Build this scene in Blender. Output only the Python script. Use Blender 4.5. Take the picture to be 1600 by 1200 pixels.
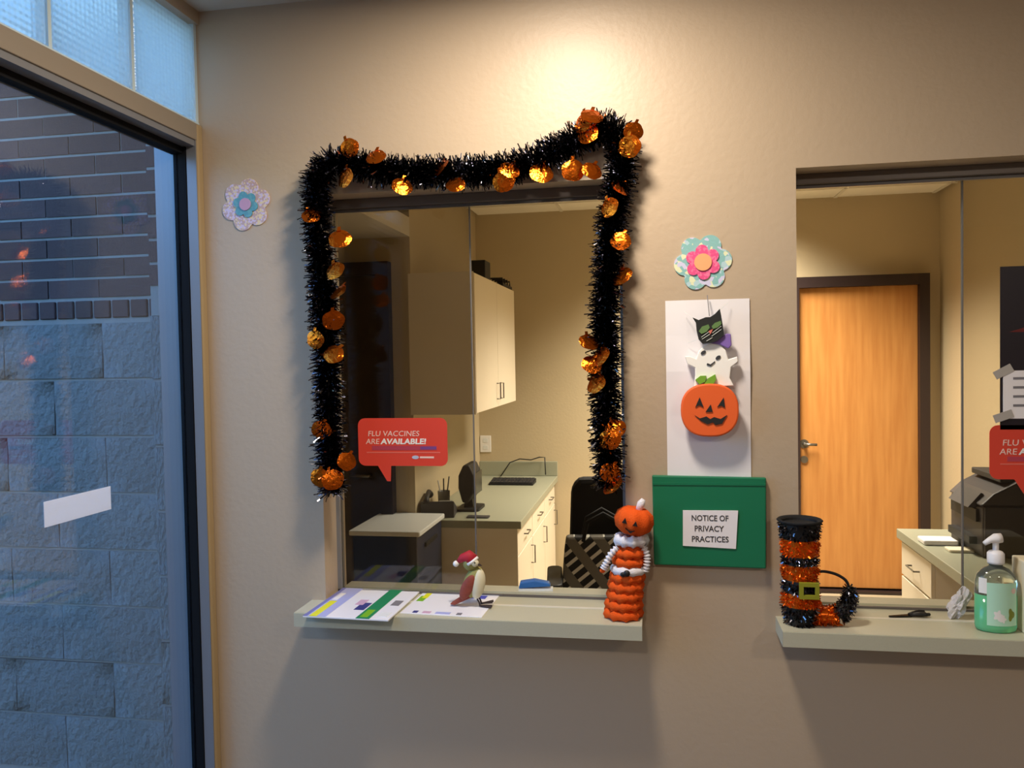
import bpy, bmesh, math, random
from mathutils import Vector, Matrix, Euler
random.seed(7)
for o in list(bpy.data.objects): bpy.data.objects.remove(o, do_unlink=True)
SC = bpy.context.scene
COL = SC.collection
PI = math.pi

def lin(r, g, b):
    def c(v):
        v /= 255.0
        return v / 12.92 if v <= 0.04045 else ((v + 0.055) / 1.055) ** 2.4
    return (c(r), c(g), c(b), 1.0)

# ------------------------------------------------------------------ camera
FPX = 1261.3
yaw, pitch, roll = math.radians(-9.988), math.radians(-1.776), math.radians(-1.069)
fwd = Vector((math.sin(yaw) * math.cos(pitch), math.cos(yaw) * math.cos(pitch), math.sin(pitch)))
rt = Vector((math.cos(yaw), -math.sin(yaw), 0)); up = rt.cross(fwd)
r2 = rt * math.cos(roll) + up * math.sin(roll)
u2 = -rt * math.sin(roll) + up * math.cos(roll)
cam = bpy.data.cameras.new('camera'); camo = bpy.data.objects.new('camera', cam); COL.objects.link(camo)
cam.sensor_fit = 'HORIZONTAL'; cam.sensor_width = 36.0; cam.lens = FPX / 1600 * 36.0
cam.clip_start = 0.02; cam.clip_end = 200
camo.matrix_world = Matrix(((r2.x, u2.x, -fwd.x, 0.0), (r2.y, u2.y, -fwd.y, -2.05), (r2.z, u2.z, -fwd.z, 1.60), (0, 0, 0, 1)))
SC.camera = camo

# ------------------------------------------------------------------ world, lights, exposure
w = bpy.data.worlds.new('sky'); SC.world = w; w.use_nodes = True
nt = w.node_tree; nt.nodes.clear()
sky = nt.nodes.new('ShaderNodeTexSky'); sky.sky_type = 'NISHITA'; sky.sun_disc = False
sky.ozone_density = 4.0; sky.dust_density = 0.3; sky.sun_elevation = math.radians(38); sky.sun_rotation = math.radians(200)
bg = nt.nodes.new('ShaderNodeBackground'); bg.inputs[1].default_value = 0.54
wo = nt.nodes.new('ShaderNodeOutputWorld')
tint = nt.nodes.new('ShaderNodeMixRGB'); tint.blend_type = 'MULTIPLY'; tint.inputs[0].default_value = 1.0; tint.inputs[2].default_value = (0.52, 0.86, 1.14, 1)
nt.links.new(sky.outputs[0], tint.inputs[1]); nt.links.new(tint.outputs[0], bg.inputs[0]); nt.links.new(bg.outputs[0], wo.inputs[0])

def area(name, loc, power, color, size, size_y=None, spread=180, rot=(0, 0, 0)):
    l = bpy.data.lights.new(name, 'AREA'); l.energy = power; l.color = color
    if size_y: l.shape = 'RECTANGLE'; l.size = size; l.size_y = size_y
    else: l.shape = 'DISK'; l.size = size
    l.spread = math.radians(spread)
    o = bpy.data.objects.new(name, l); COL.objects.link(o); o.location = loc; o.rotation_euler = rot
    return o
CANS = [(-0.22, -0.58), (-0.30, -2.7), (1.6, -2.7)]
CAN_N = ['service_window_downlight_offscreen', 'storefront_downlight_offscreen', 'waiting_room_downlight_offscreen']
CAN_W = [22.0, 18.0, 18.0]
CEIL, OCEIL = 2.56, 2.63
WARM = (1.0, 0.87, 0.71)
for (cx, cy), pw, nm in zip(CANS, CAN_W, CAN_N):
    area(nm, (cx, cy, CEIL - 0.012), pw, WARM, 0.22)
TROF = (0.55, 2.80)
area('office_troffer_offscreen', (TROF[0], TROF[1], OCEIL - 0.02), 84.0, (1.0, 0.89, 0.72), 0.55, 1.1, 124)
vs = SC.view_settings
vs.view_transform = 'Standard'; vs.look = 'None'; vs.exposure = 0.1; vs.gamma = 1.0; vs.use_curve_mapping = False

# ------------------------------------------------------------------ materials
MATS = {}
def mat(name, col, rough=0.5, metal=0.0, bump=None, vary=None, spec=0.5, trans=0.0, coat=0.0, rnd=0.0, emit=None, sheen=0.0):
    """col = sRGB 0..255. bump=(scale,strength,dist). vary=(scale, amount). rnd = per object value variation"""
    m = bpy.data.materials.new(name); m.use_nodes = True
    n = m.node_tree.nodes; L = m.node_tree.links; b = n['Principled BSDF']
    c = lin(*col); b.inputs['Base Color'].default_value = c
    b.inputs['Roughness'].default_value = rough; b.inputs['Metallic'].default_value = metal
    b.inputs['Specular IOR Level'].default_value = spec
    b.inputs['Transmission Weight'].default_value = trans
    b.inputs['Coat Weight'].default_value = coat
    b.inputs['Sheen Weight'].default_value = sheen
    tc = n.new('ShaderNodeTexCoord')
    src = None
    if vary:
        t = n.new('ShaderNodeTexNoise'); t.inputs['Scale'].default_value = vary[0]; t.inputs['Detail'].default_value = 4
        L.new(tc.outputs['Object'], t.inputs['Vector'])
        r = n.new('ShaderNodeMapRange'); r.inputs[3].default_value = 1 - vary[1]; r.inputs[4].default_value = 1 + vary[1]
        L.new(t.outputs[0], r.inputs[0])
        src = r.outputs[0]
    if rnd:
        oi = n.new('ShaderNodeObjectInfo'); r2_ = n.new('ShaderNodeMapRange')
        r2_.inputs[3].default_value = 1 - rnd; r2_.inputs[4].default_value = 1 + rnd
        L.new(oi.outputs['Random'], r2_.inputs[0])
        if src:
            mm = n.new('ShaderNodeMath'); mm.operation = 'MULTIPLY'; L.new(src, mm.inputs[0]); L.new(r2_.outputs[0], mm.inputs[1]); src = mm.outputs[0]
        else: src = r2_.outputs[0]
    if src:
        vm = n.new('ShaderNodeVectorMath'); vm.operation = 'SCALE'; vm.inputs[0].default_value = c[:3]
        L.new(src, vm.inputs['Scale']); L.new(vm.outputs[0], b.inputs['Base Color'])
    if bump:
        t = n.new('ShaderNodeTexNoise'); t.inputs['Scale'].default_value = bump[0]; t.inputs['Detail'].default_value = 5
        L.new(tc.outputs['Object'], t.inputs['Vector'])
        bp = n.new('ShaderNodeBump'); bp.inputs['Strength'].default_value = bump[1]; bp.inputs['Distance'].default_value = bump[2]
        L.new(t.outputs[0], bp.inputs['Height']); L.new(bp.outputs[0], b.inputs['Normal'])
    if emit:
        b.inputs['Emission Color'].default_value = lin(*emit[0]); b.inputs['Emission Strength'].default_value = emit[1]
    MATS[name] = m
    return m

def glass_pane(name, tint, ior=1.5):
    m = bpy.data.materials.new(name); m.use_nodes = True
    n = m.node_tree.nodes; L = m.node_tree.links; n.clear()
    out = n.new('ShaderNodeOutputMaterial'); mix = n.new('ShaderNodeMixShader')
    tr = n.new('ShaderNodeBsdfTransparent'); tr.inputs[0].default_value = tint
    gl = n.new('ShaderNodeBsdfGlossy'); gl.inputs['Roughness'].default_value = 0.0
    fr = n.new('ShaderNodeFresnel'); geo = n.new('ShaderNodeNewGeometry')
    mr = n.new('ShaderNodeMapRange'); mr.inputs[3].default_value = ior; mr.inputs[4].default_value = 1 / ior
    L.new(geo.outputs['Backfacing'], mr.inputs[0]); L.new(mr.outputs[0], fr.inputs['IOR'])
    L.new(fr.outputs[0], mix.inputs[0]); L.new(tr.outputs[0], mix.inputs[1]); L.new(gl.outputs[0], mix.inputs[2])
    L.new(mix.outputs[0], out.inputs[0]); MATS[name] = m
    return m

def glass_block_mat():
    m = bpy.data.materials.new('glass_block'); m.use_nodes = True
    n = m.node_tree.nodes; L = m.node_tree.links; n.clear()
    out = n.new('ShaderNodeOutputMaterial')
    rf = n.new('ShaderNodeBsdfRefraction'); rf.inputs['Roughness'].default_value = 0.22; rf.inputs['IOR'].default_value = 1.12
    rf.inputs['Color'].default_value = (1.0, 0.95, 0.88, 1)
    tl = n.new('ShaderNodeBsdfTranslucent'); tl.inputs[0].default_value = (0.98, 0.94, 0.88, 1)
    gl = n.new('ShaderNodeBsdfGlossy'); gl.inputs['Roughness'].default_value = 0.12
    tc = n.new('ShaderNodeTexCoord'); wv = n.new('ShaderNodeTexWave'); wv.bands_direction = 'Y'; wv.inputs['Scale'].default_value = 22
    wv2 = n.new('ShaderNodeTexWave'); wv2.bands_direction = 'Z'; wv2.inputs['Scale'].default_value = 22
    ad = n.new('ShaderNodeMath'); bp = n.new('ShaderNodeBump'); bp.inputs['Strength'].default_value = 0.35; bp.inputs['Distance'].default_value = 0.004
    L.new(tc.outputs['Object'], wv.inputs[0]); L.new(tc.outputs['Object'], wv2.inputs[0])
    L.new(wv.outputs[1], ad.inputs[0]); L.new(wv2.outputs[1], ad.inputs[1]); L.new(ad.outputs[0], bp.inputs['Height'])
    for s in (rf, tl, gl): L.new(bp.outputs[0], s.inputs['Normal'])
    m1 = n.new('ShaderNodeMixShader'); m1.inputs[0].default_value = 0.55
    m2 = n.new('ShaderNodeMixShader'); m2.inputs[0].default_value = 0.08
    L.new(rf.outputs[0], m1.inputs[1]); L.new(tl.outputs[0], m1.inputs[2])
    L.new(m1.outputs[0], m2.inputs[1]); L.new(gl.outputs[0], m2.inputs[2]); L.new(m2.outputs[0], out.inputs[0])
    MATS['glass_block'] = m

def wood_mat(name, c1, c2, rough=0.35):
    m = bpy.data.materials.new(name); m.use_nodes = True
    n = m.node_tree.nodes; L = m.node_tree.links; b = n['Principled BSDF']; b.inputs['Roughness'].default_value = rough
    tc = n.new('ShaderNodeTexCoord'); mp = n.new('ShaderNodeMapping'); mp.inputs['Scale'].default_value = (5, 5, 0.35)
    t = n.new('ShaderNodeTexNoise'); t.inputs['Scale'].default_value = 6; t.inputs['Detail'].default_value = 6
    cr = n.new('ShaderNodeValToRGB'); cr.color_ramp.elements[0].position = 0.35; cr.color_ramp.elements[1].position = 0.7
    cr.color_ramp.elements[0].color = lin(*c1); cr.color_ramp.elements[1].color = lin(*c2)
    L.new(tc.outputs['Object'], mp.inputs[0]); L.new(mp.outputs[0], t.inputs[0]); L.new(t.outputs[0], cr.inputs[0]); L.new(cr.outputs[0], b.inputs['Base Color'])
    MATS[name] = m

def speckle_mat(name, base, cols, scale=160, rough=0.3, amount=0.5, metal=0.0):
    """glitter: voronoi cells each in one of a few pastel colours"""
    m = bpy.data.materials.new(name); m.use_nodes = True
    n = m.node_tree.nodes; L = m.node_tree.links; b = n['Principled BSDF']; b.inputs['Roughness'].default_value = rough; b.inputs['Metallic'].default_value = metal
    tc = n.new('ShaderNodeTexCoord'); v = n.new('ShaderNodeTexVoronoi'); v.inputs['Scale'].default_value = scale
    L.new(tc.outputs['Object'], v.inputs['Vector'])
    cr = n.new('ShaderNodeValToRGB'); cr.color_ramp.interpolation = 'CONSTANT'
    e = cr.color_ramp.elements; allc = [base] + cols
    e[0].color = lin(*base); e[0].position = 0
    e[1].color = lin(*cols[-1]); e[1].position = 1 - amount / len(cols)
    for i, c in enumerate(cols[:-1]):
        x = e.new(1 - amount + amount * i / len(cols)); x.color = lin(*c)
    sp = n.new('ShaderNodeSeparateColor'); L.new(v.outputs['Color'], sp.inputs[0]); L.new(sp.outputs[0], cr.inputs[0])
    L.new(cr.outputs[0], b.inputs['Base Color'])
    bp = n.new('ShaderNodeBump'); bp.inputs['Strength'].default_value = 0.4; bp.inputs['Distance'].default_value = 0.002
    L.new(sp.outputs[1], bp.inputs['Height']); L.new(bp.outputs[0], b.inputs['Normal'])
    MATS[name] = m

def weave_mat(name):
    m = bpy.data.materials.new(name); m.use_nodes = True
    n = m.node_tree.nodes; L = m.node_tree.links; b = n['Principled BSDF']; b.inputs['Roughness'].default_value = 0.8
    tc = n.new('ShaderNodeTexCoord'); mp = n.new('ShaderNodeMapping'); mp.inputs['Rotation'].default_value = (0, math.radians(38), 0)
    L.new(tc.outputs['Object'], mp.inputs[0])
    w1 = n.new('ShaderNodeTexWave'); w1.bands_direction = 'Z'; w1.inputs['Scale'].default_value = 7.5
    w2 = n.new('ShaderNodeTexWave'); w2.bands_direction = 'X'; w2.inputs['Scale'].default_value = 3.0
    L.new(mp.outputs[0], w1.inputs[0]); L.new(mp.outputs[0], w2.inputs[0])
    c1 = n.new('ShaderNodeValToRGB'); c1.color_ramp.interpolation = 'CONSTANT'
    c1.color_ramp.elements[0].color = lin(18, 18, 18); c1.color_ramp.elements[1].color = lin(190, 188, 176); c1.color_ramp.elements[1].position = 0.72
    c2 = n.new('ShaderNodeValToRGB'); c2.color_ramp.interpolation = 'CONSTANT'
    c2.color_ramp.elements[0].color = (0, 0, 0, 1); c2.color_ramp.elements[1].color = (1, 1, 1, 1); c2.color_ramp.elements[1].position = 0.62
    L.new(w1.outputs[1], c1.inputs[0]); L.new(w2.outputs[1], c2.inputs[0])
    mx = n.new('ShaderNodeMixRGB'); mx.inputs[2].default_value = lin(98, 94, 84)
    L.new(c2.outputs[0], mx.inputs[0]); L.new(c1.outputs[0], mx.inputs[1]); L.new(mx.outputs[0], b.inputs['Base Color'])
    MATS[name] = m

def wallpaint(name, col, rough=0.42):
    m = mat(name, col, rough, bump=(60, 0.20, 0.004), vary=(1.3, 0.03), spec=0.5)
wallpaint('paint', (183, 164, 141), 0.46)
wallpaint('office_paint', (190, 174, 142), 0.6)
mat('ceiling_paint', (205, 198, 186), 0.8, bump=(90, 0.2, 0.003))
mat('tile', (238, 232, 216), 0.9, bump=(160, 0.4, 0.003), rnd=0.03)
mat('tbar', (222, 216, 200), 0.5)
mat('carpet', (120, 108, 96), 0.95, bump=(300, 0.6, 0.004), vary=(40, 0.15))
mat('office_floor', (172, 158, 132), 0.6, vary=(30, 0.1))
mat('corner_tan', (164, 141, 104), 0.5)
mat('transom_tan', (142, 131, 117), 0.45)
mat('alu', (128, 130, 136), 0.35, metal=0.25)
mat('alu_dark', (104, 100, 100), 0.4, metal=0.3)
mat('gasket', (8, 9, 14), 0.75, spec=0.2)
mat('alu_grey', (96, 94, 94), 0.4, metal=0.3)
mat('track', (112, 104, 100), 0.4, metal=0.4)
glass_pane('pane', (0.86, 0.86, 0.84, 1)); glass_pane('pane_out', (0.93, 0.95, 0.96, 1))
glass_block_mat()
mat('pane_edge', (96, 98, 102), 0.4)
mat('grout', (196, 216, 226), 0.7)
mat('brick', (78, 56, 54), 0.85, bump=(120, 0.5, 0.004), vary=(18, 0.18), rnd=0.16)
mat('mortar', (140, 136, 132), 0.9, bump=(150, 0.3, 0.003))
mat('splitface', (116, 116, 114), 0.95, bump=(46, 1.0, 0.012), vary=(26, 0.14), rnd=0.07)
mat('ground', (104, 102, 98), 0.9, vary=(8, 0.1))
mat('laminate', (186, 184, 162), 0.38, vary=(240, 0.05))
mat('laminate_edge', (170, 170, 154), 0.42, vary=(240, 0.05))
mat('seam', (214, 211, 198), 0.3)
mat('cab_white', (226, 216, 194), 0.4)
mat('steel', (120, 116, 108), 0.35, metal=0.8)
mat('counter_green', (150, 152, 132), 0.4, vary=(200, 0.05))
wood_mat('maple', (180, 122, 64), (196, 140, 78), 0.35)
mat('frame_brown', (44, 32, 32), 0.4)
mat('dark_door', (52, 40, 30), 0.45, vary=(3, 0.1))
mat('black', (12, 12, 14), 0.55); mat('black_gloss', (8, 8, 10), 0.22); mat('black_fabric', (10, 10, 12), 0.85, bump=(400, 0.4, 0.002))
mat('dark_grey', (52, 52, 56), 0.5); mat('mid_grey', (110, 112, 108), 0.5); mat('lid_grey', (222, 226, 226), 0.4)
mat('navy', (28, 38, 62), 0.45); mat('printer', (50, 46, 50), 0.45); mat('printer_navy', (24, 26, 40), 0.4)
mat('white', (235, 233, 230), 0.6); mat('paper', (236, 232, 236), 0.75, bump=(8, 0.15, 0.01)); mat('cream', (226, 218, 190), 0.6)
mat('tinsel', (118, 118, 128), 0.10, metal=1.0); mat('foil', (226, 112, 26), 0.16, metal=0.96, bump=(120, 0.5, 0.004), rnd=0.3)
mat('tinsel_orange', (226, 104, 16), 0.25, metal=0.75, rnd=0.1)
mat('green', (18, 112, 78), 0.35, bump=(6, 0.2, 0.01)); mat('green_dark', (14, 92, 62), 0.4)
mat('red', (214, 66, 48), 0.45); mat('sticker_text', (236, 206, 196), 0.5); mat('purple_bar', (176, 62, 82), 0.5); mat('purple', (120, 66, 130), 0.5); mat('pink_line', (222, 110, 96), 0.5)
mat('pale_blue', (180, 190, 214), 0.5)
mat('ink', (54, 54, 60), 0.6); mat('ink_soft', (120, 118, 124), 0.6)
mat('pumpkin', (232, 96, 34), 0.6, vary=(6, 0.06)); mat('leaf', (116, 166, 42), 0.6); mat('ghost', (246, 242, 236), 0.7); mat('cat', (22, 24, 24), 0.6)
mat('cat_eye', (96, 128, 76), 0.4); mat('nose', (206, 110, 96), 0.5); mat('whisker', (190, 196, 190), 0.5); mat('bow', (128, 98, 176), 0.6)
mat('yarn', (224, 88, 28), 0.9, bump=(420, 0.7, 0.003), spec=0.15); mat('yarn_white', (226, 224, 232), 0.9, bump=(420, 0.7, 0.003), spec=0.15); mat('yarn_dark', (66, 20, 8), 0.9)
mat('buckle', (140, 140, 34), 0.5)
mat('hat_red', (168, 24, 44), 0.7); mat('olive', (140, 136, 74), 0.7, vary=(40, 0.15)); mat('wing', (134, 60, 44), 0.7, vary=(90, 0.3)); mat('belly', (214, 208, 180), 0.7); mat('twig', (44, 30, 28), 0.7)
mat('lavender', (170, 176, 226), 0.35); mat('lav_dark', (112, 116, 182), 0.35); mat('yellow', (226, 226, 40), 0.35); mat('stripe_green', (36, 134, 88), 0.35); mat('lime', (120, 180, 40), 0.35); mat('gloss_white', (244, 244, 250), 0.22, coat=0.3)
mat('navy_print', (62, 66, 130), 0.35); mat('pink_print', (206, 170, 196), 0.35); mat('blue_print', (56, 70, 180), 0.35)
mat('tissue', (206, 202, 204), 0.8, bump=(60, 0.7, 0.01))
mat('soap_clear', (214, 226, 214), 0.06, trans=0.9); mat('soap_gel', (120, 222, 166), 0.08, trans=0.4); mat('soap_label', (184, 228, 204), 0.35); mat('pump_white', (236, 234, 236), 0.4)
mat('olive_print', (126, 134, 40), 0.4); mat('rose_print', (228, 196, 190), 0.4)
mat('tape', (176, 170, 164), 0.3); mat('poster', (24, 18, 30), 0.4); mat('poster_red', (96, 24, 26), 0.4); mat('blue', (44, 104, 176), 0.4)
mat('lens', (244, 238, 226), 0.5)
speckle_mat('glitter_a', (188, 160, 156), [(220, 200, 160), (206, 190, 220), (190, 160, 160)], 220, amount=0.8)
speckle_mat('glitter_b', (136, 186, 186), [(176, 206, 216), (222, 226, 190), (204, 202, 232)], 90, amount=0.42)
speckle_mat('teal', (84, 148, 166), [(100, 160, 170)], 200, amount=0.3)
speckle_mat('pinkpetal', (226, 84, 140), [(236, 120, 160)], 200, amount=0.3)
mat('lilac', (190, 152, 186), 0.6); mat('peach', (246, 168, 116), 0.6)
weave_mat('weave')
def thin_paper(name, col):
    m = bpy.data.materials.new(name); m.use_nodes = True; n = m.node_tree.nodes; L = m.node_tree.links; n.clear()
    out = n.new('ShaderNodeOutputMaterial'); mx = n.new('ShaderNodeMixShader'); mx.inputs[0].default_value = 0.55
    d = n.new('ShaderNodeBsdfDiffuse'); d.inputs[0].default_value = lin(*col); tl = n.new('ShaderNodeBsdfTranslucent'); tl.inputs[0].default_value = lin(*col)
    tc = n.new('ShaderNodeTexCoord'); t = n.new('ShaderNodeTexNoise'); t.inputs['Scale'].default_value = 30; bp = n.new('ShaderNodeBump'); bp.inputs['Strength'].default_value = 0.1
    L.new(tc.outputs['Object'], t.inputs[0]); L.new(t.outputs[0], bp.inputs['Height']); L.new(bp.outputs[0], d.inputs['Normal'])
    L.new(d.outputs[0], mx.inputs[1]); L.new(tl.outputs[0], mx.inputs[2]); L.new(mx.outputs[0], out.inputs[0]); MATS[name] = m
thin_paper('thin_paper', (248, 244, 244))

# ------------------------------------------------------------------ mesh building
class MB:
    def __init__(s): s.v = []; s.f = []
    def add(s, vs, fs):
        k = len(s.v); s.v += [tuple(v) for v in vs]; s.f += [tuple(i + k for i in f) for f in fs]; return s
    def box(s, x0, x1, y0, y1, z0, z1):
        return s.add([(x0,y0,z0),(x1,y0,z0),(x1,y1,z0),(x0,y1,z0),(x0,y0,z1),(x1,y0,z1),(x1,y1,z1),(x0,y1,z1)],
                     [(0,3,2,1),(4,5,6,7),(0,1,5,4),(1,2,6,5),(2,3,7,6),(3,0,4,7)])
    def prism(s, poly, a, b, axis='y'):
        """polygon in the two other axes, extruded from a to b along axis. y: (x,z); z: (x,y); x: (y,z)"""
        n = len(poly)
        def P(p, t): return {'y': (p[0], t, p[1]), 'z': (p[0], p[1], t), 'x': (t, p[0], p[1])}[axis]
        vs = [P(p, a) for p in poly] + [P(p, b) for p in poly]
        return s.add(vs, [tuple(range(n)), tuple(range(2*n-1, n-1, -1))] + [(i, i+n, (i+1) % n + n, (i+1) % n) for i in range(n)])
    def tube(s, pts, r, n=8, caps=True):
        pts = [Vector(p) for p in pts]; m = len(pts)
        rs = r if isinstance(r, (list, tuple)) else [r] * m
        t0 = (pts[1] - pts[0]).normalized(); ref = Vector((0, 0, 1)) if abs(t0.z) < 0.9 else Vector((1, 0, 0))
        nr = t0.cross(ref).normalized(); vs = []
        for i in range(m):
            t = (pts[min(i+1, m-1)] - pts[max(i-1, 0)]).normalized()
            nr = (nr - t * nr.dot(t)).normalized(); bn = t.cross(nr)
            for k in range(n):
                a = 2 * PI * k / n; vs.append(pts[i] + (nr * math.cos(a) + bn * math.sin(a)) * rs[i])
        fs = [(i*n+k, i*n+(k+1) % n, (i+1)*n+(k+1) % n, (i+1)*n+k) for i in range(m-1) for k in range(n)]
        if caps: fs += [tuple(range(n-1, -1, -1)), tuple(range((m-1)*n, m*n))]
        return s.add(vs, fs)
    def lathe(s, prof, c=(0, 0), n=28, sx=1.0, sy=1.0, lean=(0, 0), lobes=0, lob=0.0):
        z0 = prof[0][1]; vs = []
        for r, z in prof:
            for k in range(n):
                a = 2 * PI * k / n; rr = r * (1 + lob * math.cos(lobes * a)) if lobes else r
                vs.append((c[0] + rr * sx * math.cos(a) + lean[0] * (z - z0), c[1] + rr * sy * math.sin(a) + lean[1] * (z - z0), z))
        m = len(prof)
        fs = [(i*n+k, i*n+(k+1) % n, (i+1)*n+(k+1) % n, (i+1)*n+k) for i in range(m-1) for k in range(n)]
        fs += [tuple(range(n-1, -1, -1)), tuple(range((m-1)*n, m*n))]
        return s.add(vs, fs)
    def ell(s, c, r, M=None, nu=20, nv=12):
        vs = []; fs = []
        for j in range(nv + 1):
            p = -PI/2 + PI * j / nv
            for k in range(nu):
                a = 2 * PI * k / nu; v = Vector((r[0]*math.cos(p)*math.cos(a), r[1]*math.cos(p)*math.sin(a), r[2]*math.sin(p)))
                if M: v = M @ v
                vs.append(v + Vector(c))
        fs = [(j*nu+k, j*nu+(k+1) % nu, (j+1)*nu+(k+1) % nu, (j+1)*nu+k) for j in range(nv) for k in range(nu)]
        return s.add(vs, fs)
    def build(s, name, m, parent=None, bevel=0, smooth=False, seg=2):
        me = bpy.data.meshes.new(name); me.from_pydata(s.v, [], s.f); me.update()
        bm = bmesh.new(); bm.from_mesh(me)
        bmesh.ops.remove_doubles(bm, verts=bm.verts, dist=1e-6)
        bmesh.ops.recalc_face_normals(bm, faces=bm.faces)
        if bevel:
            bmesh.ops.bevel(bm, geom=[e for e in bm.edges if len(e.link_faces) == 2 and e.calc_face_angle(0) > 0.5], offset=bevel, segments=seg, affect='EDGES', profile=0.5)
        bm.to_mesh(me); bm.free()
        if smooth:
            for p in me.polygons: p.use_smooth = True
        me.materials.append(MATS[m])
        o = bpy.data.objects.new(name, me); COL.objects.link(o)
        if parent: o.parent = parent
        return o

def rrect(x0, x1, z0, z1, r, n=5):
    pts = []
    for cx, cz, a0 in ((x1-r, z1-r, 0), (x0+r, z1-r, 90), (x0+r, z0+r, 180), (x1-r, z0+r, 270)):
        for i in range(n + 1):
            a = math.radians(a0 + 90 * i / n); pts.append((cx + r * math.cos(a), cz + r * math.sin(a)))
    return pts
def circ(cx, cz, rx, rz=None, n=24, a0=0):
    rz = rz or rx
    return [(cx + rx * math.cos(a0 + 2*PI*i/n), cz + rz * math.sin(a0 + 2*PI*i/n)) for i in range(n)]
def B(x0, x1, y0, y1, z0, z1): return MB().box(x0, x1, y0, y1, z0, z1)
def tag(o, label=None, cat=None, group=None, kind=None):
    if label: o['label'] = label
    if cat: o['category'] = cat
    if group: o['group'] = group
    if kind: o['kind'] = kind
    return o
def thing(name, label, cat, loc=(0, 0, 0), rotz=0, group=None):
    o = bpy.data.objects.new(name, None); COL.objects.link(o); o.empty_display_size = 0.05
    o.location = loc; o.rotation_euler = (0, 0, rotz)
    return tag(o, label, cat, group)
def struct(o, label=None): return tag(o, label=label, kind='structure')
def copy_obj(src, parent, loc, rot=(0, 0, 0), sc=1.0):
    c = src.copy(); COL.objects.link(c); c.parent = parent; c.location = loc; c.rotation_euler = rot
    c.scale = (sc, sc, sc) if not isinstance(sc, tuple) else sc
    return c
def text_mesh(name, txt, size, m, parent, loc, shear=0.0, bold=0.0, width=None, align='LEFT', depth=0.0003):
    cu = bpy.data.curves.new('txt', 'FONT'); cu.body = txt; cu.size = size; cu.shear = shear; cu.offset = bold; cu.extrude = depth; cu.align_x = align; cu.resolution_u = 3
    t = bpy.data.objects.new('txt', cu); COL.objects.link(t)
    dg = bpy.context.evaluated_depsgraph_get(); me = bpy.data.meshes.new_from_object(t.evaluated_get(dg))
    bpy.data.objects.remove(t, do_unlink=True)
    me.transform(Matrix.Rotation(PI/2, 4, 'X'))
    if width and me.vertices:
        xs = [v.co.x for v in me.vertices]; k = width / (max(xs) - min(xs)); me.transform(Matrix.Scale(k, 4, (1, 0, 0)))
    me.materials.clear(); me.materials.append(MATS[m])
    o = bpy.data.objects.new(name, me); COL.objects.link(o); o.parent = parent; o.location = loc
    return o

# ================================================================== SETTING
FT = 0.15                       # front wall thickness
W1 = (-0.885, -0.075); W2 = (0.343, 1.153); ZS, ZH = 0.955, 2.047
XL = -1.208                     # inner face of the left (storefront) wall
XR, YB = 3.0, -4.6              # waiting room right / back
m = MB()                        # front wall with two service openings
for x0, x1, z0, z1 in [(-1.25, W1[0], 0, CEIL+.1), (W1[0], W1[1], 0, ZS-0.035), (W1[0], W1[1], ZH, CEIL+.1), (W1[1], W2[0], 0, CEIL+.1),
                       (W2[0], W2[1], 0, ZS-0.035), (W2[0], W2[1], ZH, CEIL+.1), (W2[1], XR, 0, CEIL+.1)]:
    m.box(x0, x1, 0, FT, z0, z1)
struct(m.build('wall_front', 'paint'))
struct(B(-1.30, XR + .1, YB - .1, 0.15, -0.1, 0).build('floor', 'carpet'))
struct(B(-1.30, XR + .1, YB - .1, 0.15, CEIL, CEIL + .1).build('ceiling', 'ceiling_paint'))
struct(B(XR, XR + .1, YB, 0.15, 0, CEIL).build('wall_right', 'paint'))
struct(B(-1.30, XR, YB - .1, YB, 0, CEIL).build('wall_back', 'paint'))
# left wall: solid beyond the glazing, header above glass blocks
YG = -1.62
m = B(XL - .1, XL, YB, YG, 0, CEIL); m.box(XL - .1, XL, YG, 0, 2.525, CEIL); m.box(XL - .1, XL, YG, 0, 0, 0.08)
struct(m.build('wall_left', 'paint'))
struct(B(-1.236, XL + .002, -0.030, 0.0, 0.08, 2.252).build('trim_1', 'corner_tan', bevel=0.006))
struct(B(XL, XL + 0.012, YB, YG, 0, 0.1).build('baseboard_left', 'frame_brown'))
struct(B(XL, XR, -0.012, 0, 0, 0.1).build('baseboard_front', 'frame_brown'))

# storefront glazing (window_3)
wn = thing('window_3', None, None); struct(wn, 'tall storefront glazing in a metal frame on the daylight side')
B(XL - .075, XL, YG, -0.0, 2.206, 2.252).build('transom', 'transom_tan', wn, bevel=0.002)
B(-1.283, -1.213, YG, -0.03, 2.190, 2.206).build('transom_soffit', 'alu', wn)
B(-1.283, -1.248, YG, -0.03, 2.172, 2.190).build('head_gasket', 'gasket', wn)
B(-1.238, -1.210, -0.032, -0.0, 0.08, 2.206).build('jamb', 'alu', wn)
B(-1.276, -1.240, -0.034, -0.0, 0.08, 2.206).build('jamb_gasket', 'gasket', wn)
B(-1.335, -1.276, -0.030, 0.2, -0.05, 2.206).build('jamb_cover', 'alu', wn)
for yy in (YG,):
    B(-1.30, -1.22, yy, yy + 0.05, 0.08, 2.206).build('mullion', 'alu', wn)
B(-1.30, -1.22, YG, -0.03, 0.08, 0.14).build('bottom_rail', 'alu', wn)
for ya, yb in ((YG + .05, -0.034),):
    B(-1.268, -1.262, ya, yb, 0.14, 2.176).build('pane', 'pane_out', wn)
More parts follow.
